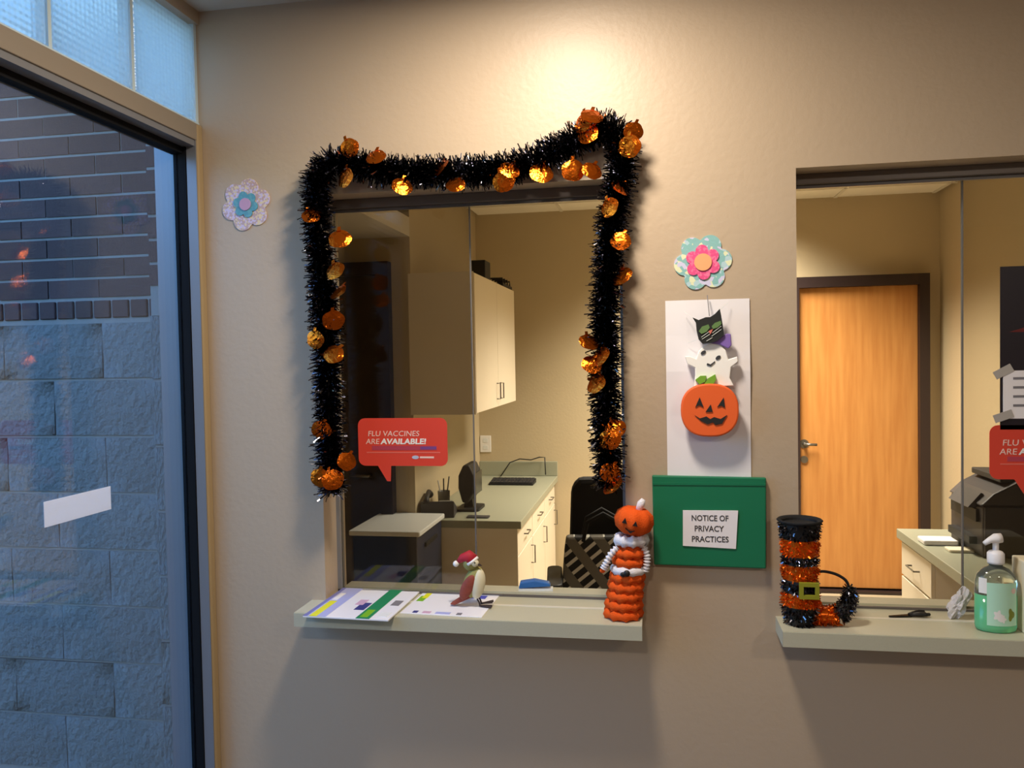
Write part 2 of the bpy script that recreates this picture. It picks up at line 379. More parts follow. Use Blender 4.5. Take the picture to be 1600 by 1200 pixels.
# glass blocks (window_4)
gb = thing('window_4', None, None); struct(gb, 'row of clear ribbed glass blocks above the storefront glazing')
gmesh = None
BW = 0.262
for i in range(6):
    y1 = -0.012 - i * (BW + 0.010)
    if gmesh is None:
        o = MB().box(-0.045, 0.0, -BW/2, BW/2, -0.13, 0.13).build('glass_block', 'glass_block', gb, bevel=0.008)
        o.location = (XL - .012, y1 - BW/2, 2.389); gmesh = o
    else:
        copy_obj(gmesh, gb, (XL - .012, y1 - BW/2, 2.389))
    B(XL - .055, XL - .010, y1 - BW - .010, y1 - BW, 2.252, 2.525).build('grout_joint', 'grout', gb)
B(XL - .055, XL - .010, -0.012, 0.0, 2.252, 2.525).build('grout_joint', 'grout', gb)
B(XL - .055, XL - .008, YG, 0.0, 2.252, 2.259).build('grout_bed', 'grout', gb)

# exterior wall: split-face block below, brick above, pieces proud of a mortar bed
def ext_wall(name, Y, xa, xb, top, label):
    base = B(xa, xb, Y + .004, Y + .16, -0.05, top).build(name, 'mortar'); struct(base, label)
    CO = 0.0727; bw = 0.203
    zc = 1.770
    bm_ = None
    row = 0
    # rowlock course of upright bricks
    x = xb
    while x - 0.068 > xa:
        o = B(-.032, .032, 0, .05, 0, .062).build('brick', 'brick', base, bevel=0.003, seg=1) if row == 0 and bm_ is None else copy_obj(bm_, base, (0, 0, 0))
        if bm_ is None: bm_ = o
        o.location = (x - .034, Y - .004, zc + .003); x -= .0727
    zc += CO; br = None
    while zc < top - 0.05:
        off = (row % 2) * bw / 2; x = xb + off
        while x - bw > xa - 0.12:
            a, b_ = max(x - bw + .0025, xa), min(x - .0025, xb)
            if b_ - a > 0.03:
                if br is None: br = B(-.0965, .0965, 0, .05, 0, .0627).build('brick', 'brick', base); o = br
                else: o = copy_obj(br, base, (0, 0, 0))
                o.location = ((a + b_) / 2, Y + random.uniform(-.002, .002), zc + .005); o.scale = ((b_ - a) / .193, 1, 1)
            x -= bw
        zc += CO; row += 1
    # split-face blocks
    shapes = []
    for q in range(4):
        rs = random.Random(q + 3); nx, nz = 5, 3; vs = []; fs = []
        for j in range(nz + 1):
            for i in range(nx + 1):
                edge = i in (0, nx) or j in (0, nz)
                vs.append((.398 * (-.5 + i / nx), -(rs.uniform(0, .004) if edge else rs.uniform(.003, .012)), j / nz * .194))
        for j in range(nz):
            for i in range(nx): fs.append((j*(nx+1)+i, j*(nx+1)+i+1, (j+1)*(nx+1)+i+1, (j+1)*(nx+1)+i))
        k = len(vs); vs += [(-.199, .05, 0), (.199, .05, 0), (.199, .05, .194), (-.199, .05, .194)]
        c = [0, nx, (nz+1)*(nx+1)-1, nz*(nx+1)]
        fs += [(c[0], k, k+1, c[1])[::-1], (c[3], c[2], k+2, k+3)]
        shapes.append((vs, fs))
    made = [None] * 4; zb = 1.770 - .214; r = 0
    while zb > 0.05:
        h = .214 if r == 0 else .204
        x = xb + (r % 2) * 0.2
        while x - .4 > xa - 0.3:
            a, b_ = max(x - .4 + .001, xa), min(x - .001, xb)
            if b_ - a > 0.04:
                q = random.randrange(4)
                if made[q] is None: o = MB().add(*shapes[q]).build('block', 'splitface', base, smooth=True); made[q] = o
                else: o = copy_obj(made[q], base, (0, 0, 0))
                o.location = ((a + b_) / 2, Y, zb + .004); o.scale = ((b_ - a) / .398, 1, 1)
            x -= .4
        zb -= .204; r += 1
ext_wall('wall_exterior', 0.53, -3.6, -1.53, 2.68, 'outdoor wall of brick over rough split face block')
ext_wall('wall_pilaster', 0.22, -1.53, -1.335, 2.68, 'narrow brick and block pier beside the storefront frame')
struct(B(-4.6, -1.31, -3.5, -3.3, -0.05, 2.6).build('wall_added_sky_blocker', 'splitface'), 'plain block wall added out of view to darken reflections in the window glass')  # added unseen wall, keeps bright sky out of the pane reflections
B_ = B(-9, -1.31, -9, 0.7, -0.16, -0.05); struct(B_.build('ground', 'ground'))

# ------------------------------------------------------------------ office shell
OL, OR, OB = -1.25, 1.85, 3.65
struct(B(-2.2, OR + .1, FT, OB + .1, -0.1, 0).build('floor_office', 'office_floor'))
struct(B(-2.2, OR + .1, OB, OB + .1, 0, OCEIL + .1).build('wall_office_back', 'office_paint'))
struct(B(OR, OR + .1, FT, OB, 0, OCEIL + .1).build('wall_office_right', 'office_paint'))
struct(B(OL - .1, OL, 2.04, OB, 0, OCEIL + .1).build('wall_office_left', 'office_paint'))
m = B(OL - .1, OL, FT, 0.80, 0, OCEIL + .1)
m.box(-2.2, OL - .1, 0.72, 0.80, 0, OCEIL + .1); m.box(-2.2, -2.12, 0.80, 2.04, 0, OCEIL + .1); m.box(-2.2, OL - .1, 2.04, 2.14, 0, OCEIL + .1)
struct(m.build('wall_alcove', 'office_paint'))
struct(B(-2.12, OL, 0.80, 2.04, 2.25, 2.35).build('ceiling_alcove', 'ceiling_paint'))
co = B(-2.2, OR + .1, FT, OB + .1, OCEIL + .03, OCEIL + .1).build('ceiling_office', 'tile'); struct(co, 'suspended ceiling of square tiles in a metal grid')
tile0 = None
xs = [OL + .02 + .61 * i for i in range(6)]; ys = [OB - .30 - .61 * j for j in range(-1, 6)]
for i, x in enumerate(xs):
    for y in ys:
        a, b_, c, d = max(x, OL), min(x + .595, OR), max(y, FT), min(y + .595, OB)
        if b_ - a < .04 or d - c < .04: continue
        if a < TROF[0] < b_ and c < TROF[1] < d: pass
        if tile0 is None: o = B(-.5, .5, -.5, .5, 0, .02).build('ceiling_tile', 'tile', co); tile0 = o
        else: o = copy_obj(tile0, co, (0, 0, 0))
        o.location = ((a + b_) / 2, (c + d) / 2, OCEIL + .006); o.scale = (b_ - a, d - c, 1)
for x in xs[1:]: B(x - .018, x + .003, FT, OB, OCEIL, OCEIL + .03).build('grid_bar', 'tbar', co)
for y in ys: 
    if FT < y - .018 and y < OB: B(OL, OR, y - .018, y + .003, OCEIL, OCEIL + .03).build('grid_bar', 'tbar', co)
struct(B(0.2, OR, OB - .012, OB, 0, 0.1).build('baseboard_office', 'frame_brown'))

# maple door in the office back wall
d1 = thing('door_1', None, None, (0, 0, 0)); struct(d1, 'maple veneer door in a dark brown frame at the office back wall')
B(0.955, 1.700, OB - .045, OB - .005, 0.03, 2.035).build('slab', 'maple', d1, bevel=0.003)
m = B(1.700, 1.762, OB - .085, OB + .0, 0, 2.105); m.box(0.895, 0.955, OB - .085, OB, 0, 2.105); m.box(0.955, 1.700, OB - .085, OB, 2.035, 2.105)
m.build('frame', 'frame_brown', d1)
lv = MB().tube([(0.985, OB - .045, .995), (0.985, OB - .09, .995)], .011); lv.tube([(0.975, OB - .09, .995), (1.06, OB - .09, .993)], .009)
lv.build('lever', 'steel', d1, smooth=True)
MB().prism(circ(0.985, .995, .03), OB - .05, OB - .045).build('rose', 'steel', d1)
MB().prism(circ(0.985, .89, .024), OB - .056, OB - .045).build('lock_cylinder', 'steel', d1)
B(0.955, 1.700, OB - .09, OB, 0.0, 0.018).build('threshold', 'frame_brown', d1)
# dark door in the alcove
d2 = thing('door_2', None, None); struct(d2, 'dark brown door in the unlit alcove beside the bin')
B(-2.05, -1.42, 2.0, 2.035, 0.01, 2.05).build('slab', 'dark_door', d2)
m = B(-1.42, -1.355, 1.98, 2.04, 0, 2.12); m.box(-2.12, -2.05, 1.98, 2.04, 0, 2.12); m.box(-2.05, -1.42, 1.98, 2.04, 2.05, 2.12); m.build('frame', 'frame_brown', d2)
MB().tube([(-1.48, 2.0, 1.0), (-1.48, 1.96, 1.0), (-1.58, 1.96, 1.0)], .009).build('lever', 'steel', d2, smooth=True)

# ------------------------------------------------------------------ service windows
def window(n, X, pane_rng, label):
    wn = thing('window_%d' % n, None, None); struct(wn, label)
    x0, x1 = X
    B(x0, x1, 0.072, 0.128, ZH - .026, ZH).build('head_track', 'track', wn, bevel=0.002)
    B(x0, x1, 0.084, 0.090, ZH - .034, ZH - .026).build('track_lip', 'alu_dark', wn)
    B(x0, x1, 0.086, 0.092, ZS, ZS + .006).build('sill_track', 'alu_dark', wn)
    B(x0, x1, 0.112, 0.116, ZS, ZS + .006).build('sill_track', 'laminate', wn)
    B(pane_rng[0], pane_rng[1], 0.098, 0.104, ZS + .001, ZH - .026).build('pane', 'pane', wn)
    e = pane_rng[1] if pane_rng[1] < x1 - .05 else pane_rng[0]
    B(e - .0014, e + .0014, 0.0965, 0.106, ZS + .001, ZH - .026).build('pane_edge', 'pane_edge', wn)
    s = x1 if e < x1 - .05 and pane_rng[0] <= x0 + .01 else x0
    B(x0, x0 + .010, 0.086, 0.116, ZS, ZH - .026).build('jamb_channel', 'alu', wn)
    B(x1 - .010, x1, 0.086, 0.116, ZS, ZH - .026).build('jamb_channel', 'alu', wn)
window(1, W1, (W1[0] + .01, -0.487), 'service window with a glass pane over one half, ringed by black tinsel')
window(2, W2, (0.748, W2[1] - .01), 'service window showing the maple door, glass pane over one half')

# counters through each opening (laminate slab with front apron)
def counter(label, x0, x1, X):
    t = thing('service_counter', label, 'counter', ((x0 + x1) / 2, 0, ZS), 0, 'pass-through counters under the service windows'); c = (x0 + x1) / 2
    m = B(x0 - c, x1 - c, -0.112, 0.0, -0.036, 0); m.box(X[0] - c, X[1] - c, 0, 0.19, -0.036, 0)
    m.build('slab', 'laminate', t)
    B(x0 - c, x1 - c, -0.114, -0.110, -0.036, -0.0012).build('front_edge', 'laminate', t)
    B(X[0] - c, X[1] - c, 0.004, 0.016, -0.001, 0.0012).build('seam_strip', 'seam', t)
counter('grey-green laminate counter carrying brochures, a bird figurine and a crocheted doll', -0.925, -0.036, W1)
counter('grey-green laminate counter carrying a tinsel boot and a soap bottle', 0.287, 1.177, W2)

# ceiling fixtures
for i, (cx, cy) in enumerate(CANS):
    t = thing('recessed_downlight', ['recessed downlight above the tinsel-ringed service window', 'recessed downlight close to the storefront glazing', 'recessed downlight in the open middle of the waiting room'][i], 'light', (cx, cy, CEIL), 0, 'recessed downlights')
    n = 32; m = MB(); vs = []; 
    for r, z in ((.110, -.002), (.138, -.006), (.143, 0)):
        vs += [(r * math.cos(2*PI*k/n), r * math.sin(2*PI*k/n), z) for k in range(n)]
    m.add(vs, [(j*n+k, j*n+(k+1) % n, (j+1)*n+(k+1) % n, (j+1)*n+k) for j in range(2) for k in range(n)])
    m.build('trim_ring', 'white', t, smooth=True)
    MB().prism(circ(0, 0, .112), -.001, -.004, 'z').build('lens', 'lens', t)
t = thing('ceiling_troffer', 'rectangular ceiling light panel in the office grid', 'light', (TROF[0], TROF[1], OCEIL))
m = B(-.30, .30, -.60, -.575, -.012, 0.01); m.box(-.30, .30, .575, .60, -.012, .01); m.box(-.30, -.275, -.6, .6, -.012, .01); m.box(.275, .30, -.6, .6, -.012, .01)
m.build('frame', 'tbar', t); B(-.275, .275, -.575, .575, -.004, .004).build('lens', 'lens', t)

# ================================================================== OFFICE OBJECTS
# wall cabinet
t = thing('wall_cabinet', 'cream two-door wall cabinet hung above the desk counter', 'cabinet', (-1.075, 2.0, 1.32))
B(-.175, .155, 0, 1.2, 0, .73).build('body', 'cab_white', t)
B(-.175, .172, -.006, 0.0, -.002, .732).build('end_panel', 'cab_white', t)
for k, (a, b_) in enumerate(((0.004, .597), (.603, 1.196))):
    d = B(.157, .175, a, b_, .004, .726).build('door', 'cab_white', t, bevel=.002)
    y = b_ - .045 if k == 0 else a + .045
    MB().tube([(.175, y, .05), (.197, y, .05), (.197, y, .14), (.175, y, .14)], .004, 6).build('handle', 'steel', d)
tag(B(-1.02, -0.935, 2.45, 2.6, 2.05, 2.165).build('storage_box', 'black', bevel=.004), 'black box standing on top of the wall cabinet', 'box')
t = thing('cable_tray', 'low black rack with rounded bars lying on the wall cabinet', 'rack', (-.955, 3.0, 2.05))
B(-.05, .05, -.16, .16, 0, .02).build('tray', 'black', t, bevel=.004)
for k in range(4): MB().tube([(-.04, -.13 + .085*k, .02), (-.04, -.13 + .085*k, .05), (.04, -.13 + .085*k, .05), (.04, -.13 + .085*k, .02)], .006, 6).build('bar', 'black', t, smooth=True)

# desk run: base cabinets and worktop
CX = -0.705
for k, (a, b_) in enumerate(((2.05, 2.56), (2.56, 3.08), (3.08, 3.63))):
    t = thing('base_cabinet', ['cream base cabinet at the open end of the desk run, beside the bin', 'cream base cabinet between two others in the desk run', 'cream base cabinet of the desk run against the back wall'][k], 'cabinet', (-.975, a, 0), 0, 'base cabinets under the desk counter')
    L_ = b_ - a
    B(-.27, .25, 0.002, L_ - .002, 0.09, .722).build('body', 'cab_white', t)
    B(-.27, .20, 0.002, L_ - .002, 0, .09).build('toe_kick', 'frame_brown', t)
    if k == 0: B(-.27, .268, -.008, 0.002, 0, .722).build('end_panel', 'cab_white', t)
    d = B(.25, .268, .006, L_ - .006, .575, .715).build('drawer', 'cab_white', t, bevel=.002)
    MB().tube([(.268, L_/2 - .05, .65), (.29, L_/2 - .05, .65), (.29, L_/2 + .05, .65), (.268, L_/2 + .05, .65)], .004, 6).build('handle', 'steel', d)
    d = B(.25, .268, .006, L_ - .006, .10, .568).build('door', 'cab_white', t, bevel=.002)
    MB().tube([(.268, L_ - .06, .43), (.29, L_ - .06, .43), (.29, L_ - .06, .53), (.268, L_ - .06, .53)], .004, 6).build('handle', 'steel', d)
t = thing('desk_counter', 'grey-green laminate worktop over the cream base cabinets', 'counter', (-.975, 2.03, .722))
B(-.273, .29, 0, 1.618, 0, .04).build('worktop', 'counter_green', t, bevel=.003)
struct(B(-1.248, -.685, OB - .022, OB, .763, .865).build('trim_2', 'counter_green', bevel=.002))
DZ = .762
# monitor seen from the side
t = thing('monitor', 'small black monitor turned edge-on near the open end of the desk', 'monitor', (-1.03, 2.36, DZ))
m = MB(); m.prism([(-.02, .05), (.012, .05), (.042, .10), (.048, .2), (.022, .258), (-.012, .258), (-.040, .20), (-.042, .13)], -.10, .10, 'y'); m.build('housing', 'black', t, bevel=.008)
B(.046, .052, -.09, .09, .09, .21).build('screen', 'black_gloss', t)
m = MB(); m.prism([(-.03, 0), (.03, 0), (.02, .06), (-.02, .06)], -.03, .03, 'y'); m.build('neck', 'black', t)
MB().prism(rrect(-.06, .07, -.1, .1, .03), 0, .014, 'z').build('base', 'black', t)
# phone
t = thing('desk_phone', 'dark grey desk telephone between the monitor and the wall', 'telephone', (-1.155, 2.16, DZ), .15)
MB().prism([(-.08, 0), (.08, 0), (.08, .03), (-.08, .09)], -.09, .09, 'x').build('body', 'dark_grey', t, bevel=.005)
MB().tube([(-.06, -.07, .07), (-.06, -.05, .10), (-.06, .05, .12), (-.06, .08, .10)], [.022, .014, .014, .022], 10).build('handset', 'black', t, smooth=True)
B(.0, .07, -.05, .03, .045, .075).build('keypad', 'mid_grey', t)
t = thing('pen_cup', 'small grey cup of pens behind the desk telephone', 'cup', (-1.18, 2.36, DZ))
MB().lathe([(.032, 0), (.035, .1), (.031, .1), (.029, .01)], n=18).build('cup', 'mid_grey', t, smooth=True)
for k in range(3): MB().tube([(-.01 + .01*k, 0, .02), (-.03 + .03*k, .01*k - .01, .16 + .01*k)], .004, 6).build('pen', ('white', 'dark_grey', 'mid_grey')[k], t)
tag(MB().prism(rrect(-.06, .06, -.03, .03, .01), 0, .006, 'z').build('note_pad', 'dark_grey'), 'flat dark note pad lying before the monitor base', 'pad')
bpy.data.objects['note_pad'].location = (-.93, 2.12, DZ)
# keyboard
t = thing('keyboard', 'black keyboard lying at the far end of the desk counter', 'keyboard', (-.945, 3.27, DZ), .0)
MB().prism([(-.075, 0), (.075, 0), (.075, .028), (-.075, .012)], -.15, .15, 'x').build('case', 'black', t, bevel=.003)
km = None
for r in range(5):
    for k in range(12):
        if km is None: km = B(-.010, .010, -.011, .011, 0, .006).build('key', 'dark_grey', t); o = km
        else: o = copy_obj(km, t, (0, 0, 0))
        o.location = (-.132 + .024 * k, -.055 + .027 * r, .0135 + (r * .027 + .02) / .15 * .016)
t = thing('cable', 'thin black cord looping over the backsplash behind the keyboard', 'cable', (-.9, 3.6, DZ))
MB().tube([(-.18, -.05, .008), (-.12, .0, .10), (-.05, .005, .125), (.03, .008, .118), (.09, .01, .137), (.13, .005, .136), (.14, -.04, .02)], .004, 6).build('cord', 'black', t, smooth=True)
t = thing('wall_outlet', 'white outlet plate on the office wall above the desk', 'outlet', (-1.205, OB, 0.99))
B(-.04, .04, -.008, 0, -.06, .06).build('plate', 'white', t, bevel=.003)
for s in (-1, 1): MB().prism(rrect(-.017, .017, s*.025 - .014, s*.025 + .014, .006), -.010, -.008).build('socket', 'lid_grey', t)
# bin with grey lid
t = thing('lidded_bin', 'navy blue lidded bin with a flat pale grey lid, beside the desk end', 'bin', (-1.265, 1.80, 0))
m = MB(); vs = []
for (sx, sy, z) in ((.135, .20, 0), (.150, .215, .38), (.157, .222, .39), (.160, .222, .775)): vs += [(-sx, -sy, z), (sx, -sy, z), (sx, sy, z), (-sx, sy, z)]
m.add(vs, [(0, 3, 2, 1), (12, 13, 14, 15)] + [(4*j+k, 4*j+(k+1) % 4, 4*j+4+(k+1) % 4, 4*j+4+k) for j in range(3) for k in range(4)])
m.build('body', 'navy', t, bevel=.008)
MB().prism(rrect(-.176, .176, -.232, .232, .012), .775, .798, 'z').build('lid', 'lid_grey', t, bevel=.004)
B(-.17, -.155, -.1, .1, .70, .72).build('handle', 'black', t); B(.155, .17, -.1, .1, .70, .72).build('handle', 'black', t)

# office chair
t = thing('office_chair', 'black upholstered office chair facing the service window', 'chair', (-.14, 1.62, 0), .12)
for k in range(5):
    a = 2*PI*k/5 + .3; MB().tube([(0, 0, .11), (.3*math.cos(a), .3*math.sin(a), .07)], [.025, .016], 8).build('leg', 'black', t)
    MB().tube([(.3*math.cos(a) - .02*math.sin(a), .3*math.sin(a) + .02*math.cos(a), .03), (.3*math.cos(a) + .02*math.sin(a), .3*math.sin(a) - .02*math.cos(a), .03)], .03, 12).build('caster', 'black', t)
MB().tube([(0, 0, .1), (0, 0, .42)], .028, 12).build('column', 'dark_grey', t)
MB().prism(rrect(-.25, .25, -.26, .22, .07), .42, .50, 'z').build('seat', 'black_fabric', t, bevel=.02)
m = MB(); pl = []
poly = [(-.24, .52), (.24, .52), (.25, .66), (.235, .98), (.20, 1.028), (-.20, 1.028), (-.235, .98), (-.25, .66)]
m.prism(poly, .17, .25); m.build('backrest', 'black_fabric', t, bevel=.025)
B(-.03, .03, .2, .25, .38, .62).build('back_bar', 'black', t)
for s in (-1, 1):
    MB().tube([(s*.22, .05, .44), (s*.31, .05, .44), (s*.32, .02, .60)], .014, 8).build('arm_post', 'black', t, smooth=True)
    MB().prism(rrect(s*.32 - .035, s*.32 + .035, -.20, .14, .03), .585, .62, 'z').build('armrest', 'black', t, bevel=.008)
t = thing('tote_bag', 'black and cream woven tote bag propped on the chair seat', 'bag', (-.24, 1.62, .50), .12)
m = MB(); vs = []
for sx, sy, z in ((.17, .06, 0), (.19, .07, .03), (.175, .05, .22), (.165, .03, .29)): vs += [(-sx, -sy, z), (sx, -sy, z), (sx, sy, z), (-sx, sy, z)]
m.add(vs, [(0, 3, 2, 1), (12, 13, 14, 15)] + [(4*j+k, 4*j+(k+1) % 4, 4*j+4+(k+1) % 4, 4*j+4+k) for j in range(3) for k in range(4)]); m.build('body', 'weave', t, bevel=.012)
for s in (-1, 1): MB().tube([(-.09, s*.035, .27), (-.07, s*.05, .36), (0, s*.055, .40), (.07, s*.05, .36), (.09, s*.035, .27)], .009, 8).build('strap', 'black_fabric', t, smooth=True)
t = thing('stapler', 'small blue stapler resting on the inner counter edge', 'stapler', (-.335, .160, ZS), .1)
MB().prism([(-.045, 0), (.05, 0), (.05, .006), (-.045, .006)], -.014, .014).build('base', 'lid_grey', t)
MB().prism([(-.045, .006), (.045, .012), (.04, .022), (.0, .030), (-.04, .024)], -.013, .013).build('lever', 'blue', t, bevel=.003)

# second desk along the office right wall
t = thing('office_desk', 'grey-green topped desk against the office right wall carrying the printer', 'desk', (1.12, .45, 0))
m = B(0, .72, 0, 1.55, .722, .765); m.build('worktop', 'counter_green', t, bevel=.003)
B(.03, .70, 1.10, 1.53, 0, .722).build('pedestal', 'cab_white', t)
for z0, z1 in ((.56, .71), (.40, .55), (.10, .39)):
    d = B(.014, .03, 1.11, 1.52, z0, z1).build('drawer', 'cab_white', t, bevel=.002)
    zz = (z0 + z1) / 2
    MB().tube([(.014, 1.26, zz), (-.010, 1.26, zz), (-.010, 1.37, zz), (.014, 1.37, zz)], .004, 6).build('handle', 'steel', d)
B(.25, .70, .03, 1.10, 0.05, .722).build('knee_panel', 'cab_white', t)
B(.02, .25, 0, .04, 0, .722).build('end_panel', 'cab_white', t)
t = thing('printer', 'dark office printer on the desk behind the glass', 'printer', (1.53, 1.60, .765))
B(-.24, .24, -.16, .20, 0, .21).build('body', 'printer', t, bevel=.01)
B(-.235, .242, -.168, -.158, .01, .205).build('side_panel', 'printer', t)
m = MB(); m.prism([(-.25, .21), (.24, .21), (.24, .315), (-.10, .315), (-.20, .26)], -.16, .20); m.build('scanner_lid', 'printer', t, bevel=.008)
B(-.165, -.085, -.13, .17, .300, .325).build('paper_feeder', 'dark_grey', t, bevel=.004)
B(-.27, -.235, -.1, .14, .045, .075).build('paper_tray', 'black', t); B(-.252, -.238, -.12, .16, .14, .19).build('output_slot', 'black', t)
MB().prism([(-.275, .195), (-.245, .195), (-.215, .25), (-.225, .255)], -.1, .12).build('control_panel', 'dark_grey', t)
tag(MB().prism(rrect(-.07, .07, -.05, .05, .01), 0, .022, 'z').build('paper_stack', 'white', bevel=.006), 'small pile of white slips on the desk before the printer', 'paper')
bpy.data.objects['paper_stack'].location = (1.205, 1.70, .765)
tag(MB().prism(rrect(-.05, .05, -.035, .035, .01), 0, .012, 'z').build('note_slip', 'cream', bevel=.003), 'pale cream notes lying beside the white slips on the desk', 'paper')
bpy.data.objects['note_slip'].location = (1.245, 1.56, .765)

# ================================================================== ON THE FRONT WALL
# tinsel garland
t = thing('tinsel_garland', 'black tinsel garland with orange foil pumpkins draped around the service window', 'garland', (-.48, 0, 2.05))
O = Vector((-.48, 0, 2.05))
GP = [(-.842, 1.255), (-.846, 1.40), (-.846, 1.56), (-.850, 1.72), (-.858, 1.88), (-.866, 2.02), (-.858, 2.085), (-.830, 2.122), (-.775, 2.118), (-.69, 2.096), (-.60, 2.085), (-.50, 2.078), (-.41, 2.076),
      (-.33, 2.085), (-.25, 2.110), (-.18, 2.142), (-.125, 2.165), (-.075, 2.150), (-.070, 2.085), (-.088, 1.98), (-.106, 1.86), (-.116, 1.72), (-.119, 1.56), (-.119, 1.42), (-.110, 1.285)]
def catmull(P, n):
    out = []
    for i in range(len(P) - 1):
        p0, p1, p2, p3 = P[max(i-1, 0)], P[i], P[i+1], P[min(i+2, len(P)-1)]
        for k in range(n):
            s = k / n; out.append(tuple(.5*((2*b) + (c-a)*s + (2*a-5*b+4*c-d)*s*s + (3*b-a-3*c+d)*s**3) for a, b, c, d in zip(p0, p1, p2, p3)))
    out.append(P[-1]); return out
path = [Vector((p[0], -.038, p[1])) - O for p in catmull(GP, 14)]
MB().tube(path, .004, 6).build('cord', 'black', t)
m = MB(); rg = random.Random(4); seglen = 0
for i in range(len(path) - 1):
    a, b_ = path[i], path[i+1]; L_ = (b_ - a).length; tg = (b_ - a).normalized()
    side = tg.cross(Vector((0, 1, 0))).normalized()
    for k in range(int(L_ / 2.6 * 19000)):
        p = a.lerp(b_, rg.random()); an = rg.uniform(0, 2*PI)
        d = (side * math.cos(an) + Vector((0, 1, 0)) * math.sin(an) + tg * rg.uniform(-.45, .45)).normalized()
        ln = .046 * rg.uniform(.55, 1.0)
        if d.y > 0: ln = min(ln, .034 / max(d.y, .05) if p.x < 9 else ln)
        wd = d.cross(Vector((rg.uniform(-1, 1), rg.uniform(-1, 1), rg.uniform(-1, 1)))).normalized() * .0019
        q1 = p + d * ln * .5; bend = Vector((rg.uniform(-1, 1), rg.uniform(-1, .2), rg.uniform(-1.4, .6))) * .010
        q2 = p + d * ln + bend
        m.add([p - wd, p + wd, q1 + wd, q1 - wd, q2 + wd*.8, q2 - wd*.8], [(0, 1, 2, 3), (3, 2, 4, 5)])
me = bpy.data.meshes.new('tinsel'); me.from_pydata(m.v, [], m.f); me.materials.append(MATS['tinsel'])
o = bpy.data.objects.new('tinsel', me); COL.objects.link(o); o.parent = t; tag(o, 'glossy black tinsel fringe', kind='stuff')
# foil pumpkin cut-outs
pk = []
for k in range(40):
    a = 2*PI*k/40; r = .021 * (1 + .07*abs(math.cos(2.5*a))); pk.append((r*math.cos(a)*1.12, r*math.sin(a)))
fm = MB()
vs = [(p[0], -.0015 * (1 - (p[0]/.024)**2), p[1]) for p in pk] + [(p[0]*.55, -.003, p[1]*.55) for p in pk] + [(0, -.0035, 0)]
fs = [(i, (i+1) % 40, 40 + (i+1) % 40, 40 + i) for i in range(40)] + [(40 + i, 40 + (i+1) % 40, 80) for i in range(40)]
fm.add(vs, fs); fm.prism([(-.004, .019), (.004, .019), (.006, .029), (-.001, .029)], -.004, -.003)
foil0 = None
FP = [(-.772,2.071),(-.481,2.036),(-.518,2.083),(-.345,2.066),(-.360,2.040),(-.267,2.055),(-.188,2.057),(-.142,2.051),(-.150,2.141),(-.140,2.182),(-.160,2.172),(-.041,2.140),(-.050,2.105),(-.076,2.006),(-.100,1.961),
      (-.793,1.917),(-.816,1.709),(-.804,1.835),(-.800,1.78),(-.827,1.294),(-.859,1.424),(-.791,1.341),(-.156,1.637),(-.150,1.582),(-.128,1.60),(-.139,1.535),(-.094,1.425),(-.108,1.398),(-.109,1.315),(-.104,1.285),(-.073,1.795),(-.075,1.880),
      (-.620,2.040),(-.761,2.149),(-.865,1.66),(-.870,1.98),(-.69,2.12),(-.86,1.30),(-.815,1.62)]
for k, (x, z) in enumerate(FP):
    rr = (rg.uniform(-.75, .30), rg.uniform(-.5, .5), rg.uniform(-.8, .8))
    if foil0 is None: o = fm.build('foil_pumpkin', 'foil', t, smooth=False); foil0 = o; o['label'] = 'shiny orange foil pumpkin'
    else: o = foil0.copy(); COL.objects.link(o); o.parent = t
    o.location = Vector((x, -.070 + rg.uniform(-.006, .010), z)) - O; o.rotation_euler = rr; s = rg.uniform(1.0, 1.25); o.scale = (s, s, s)

# flower decals
def flower(label, c, R1, R2, R3, mats, a0, group=None):
    t = thing('flower_sticker', label, 'sticker', (c[0], 0, c[1]))
    def petals(R, n, depth, a): return [(R*(1 - depth + depth*abs(math.cos(n/2*(2*PI*i/96 - a)))**.7)*math.cos(2*PI*i/96), R*(1 - depth + depth*abs(math.cos(n/2*(2*PI*i/96 - a)))**.7)*math.sin(2*PI*i/96)) for i in range(96)]
    MB().prism(petals(R1, 6, .26, a0), -.003, -.0002).build('outer_petals', mats[0], t)
    MB().prism(petals(R2, 6, .30, a0 + .5), -.006, -.003).build('inner_petals', mats[1], t)
    MB().prism(circ(0, 0, R3), -.009, -.006).build('flower_center', mats[2], t)
flower('pastel pink glitter flower with teal middle, stuck between the storefront and garland', (-1.084, 2.032), .071, .036, .0165, ('glitter_a', 'teal', 'lilac'), .3)
flower('pale aqua flower with hot pink middle, stuck above the white hanging sheet', (.122, 1.829), .070, .043, .021, ('glitter_b', 'pinkpetal', 'peach'), .1)

# white backing sheet with folds
t = thing('paper_sheet', 'tall white paper sheet taped to the wall behind the hanging cat and pumpkin', 'paper', (.131, 0, 1.21))
vs = []; rows = [(0, -.001), (.096, -.0015), (.24, -.002), (.350, -.0065), (.352, -.0065), (.44, -.003), (.527, -.002)]
for z, y in rows:
    for x, e in ((-.101, 0), (-.05, -.0018), (0, -.0012), (.05, -.0015), (.101, 0)): vs.append((x, y + e - .001, z))
m = MB(); m.add(vs, [(j*5+i, j*5+i+1, (j+1)*5+i+1, (j+1)*5+i) for j in range(6) for i in range(4)])
m.add([(v[0], v[1] + .0008, v[2]) for v in vs], [(j*5+i, (j+1)*5+i, (j+1)*5+i+1, j*5+i+1) for j in range(6) for i in range(4)])
m.build('sheet', 'paper', t)

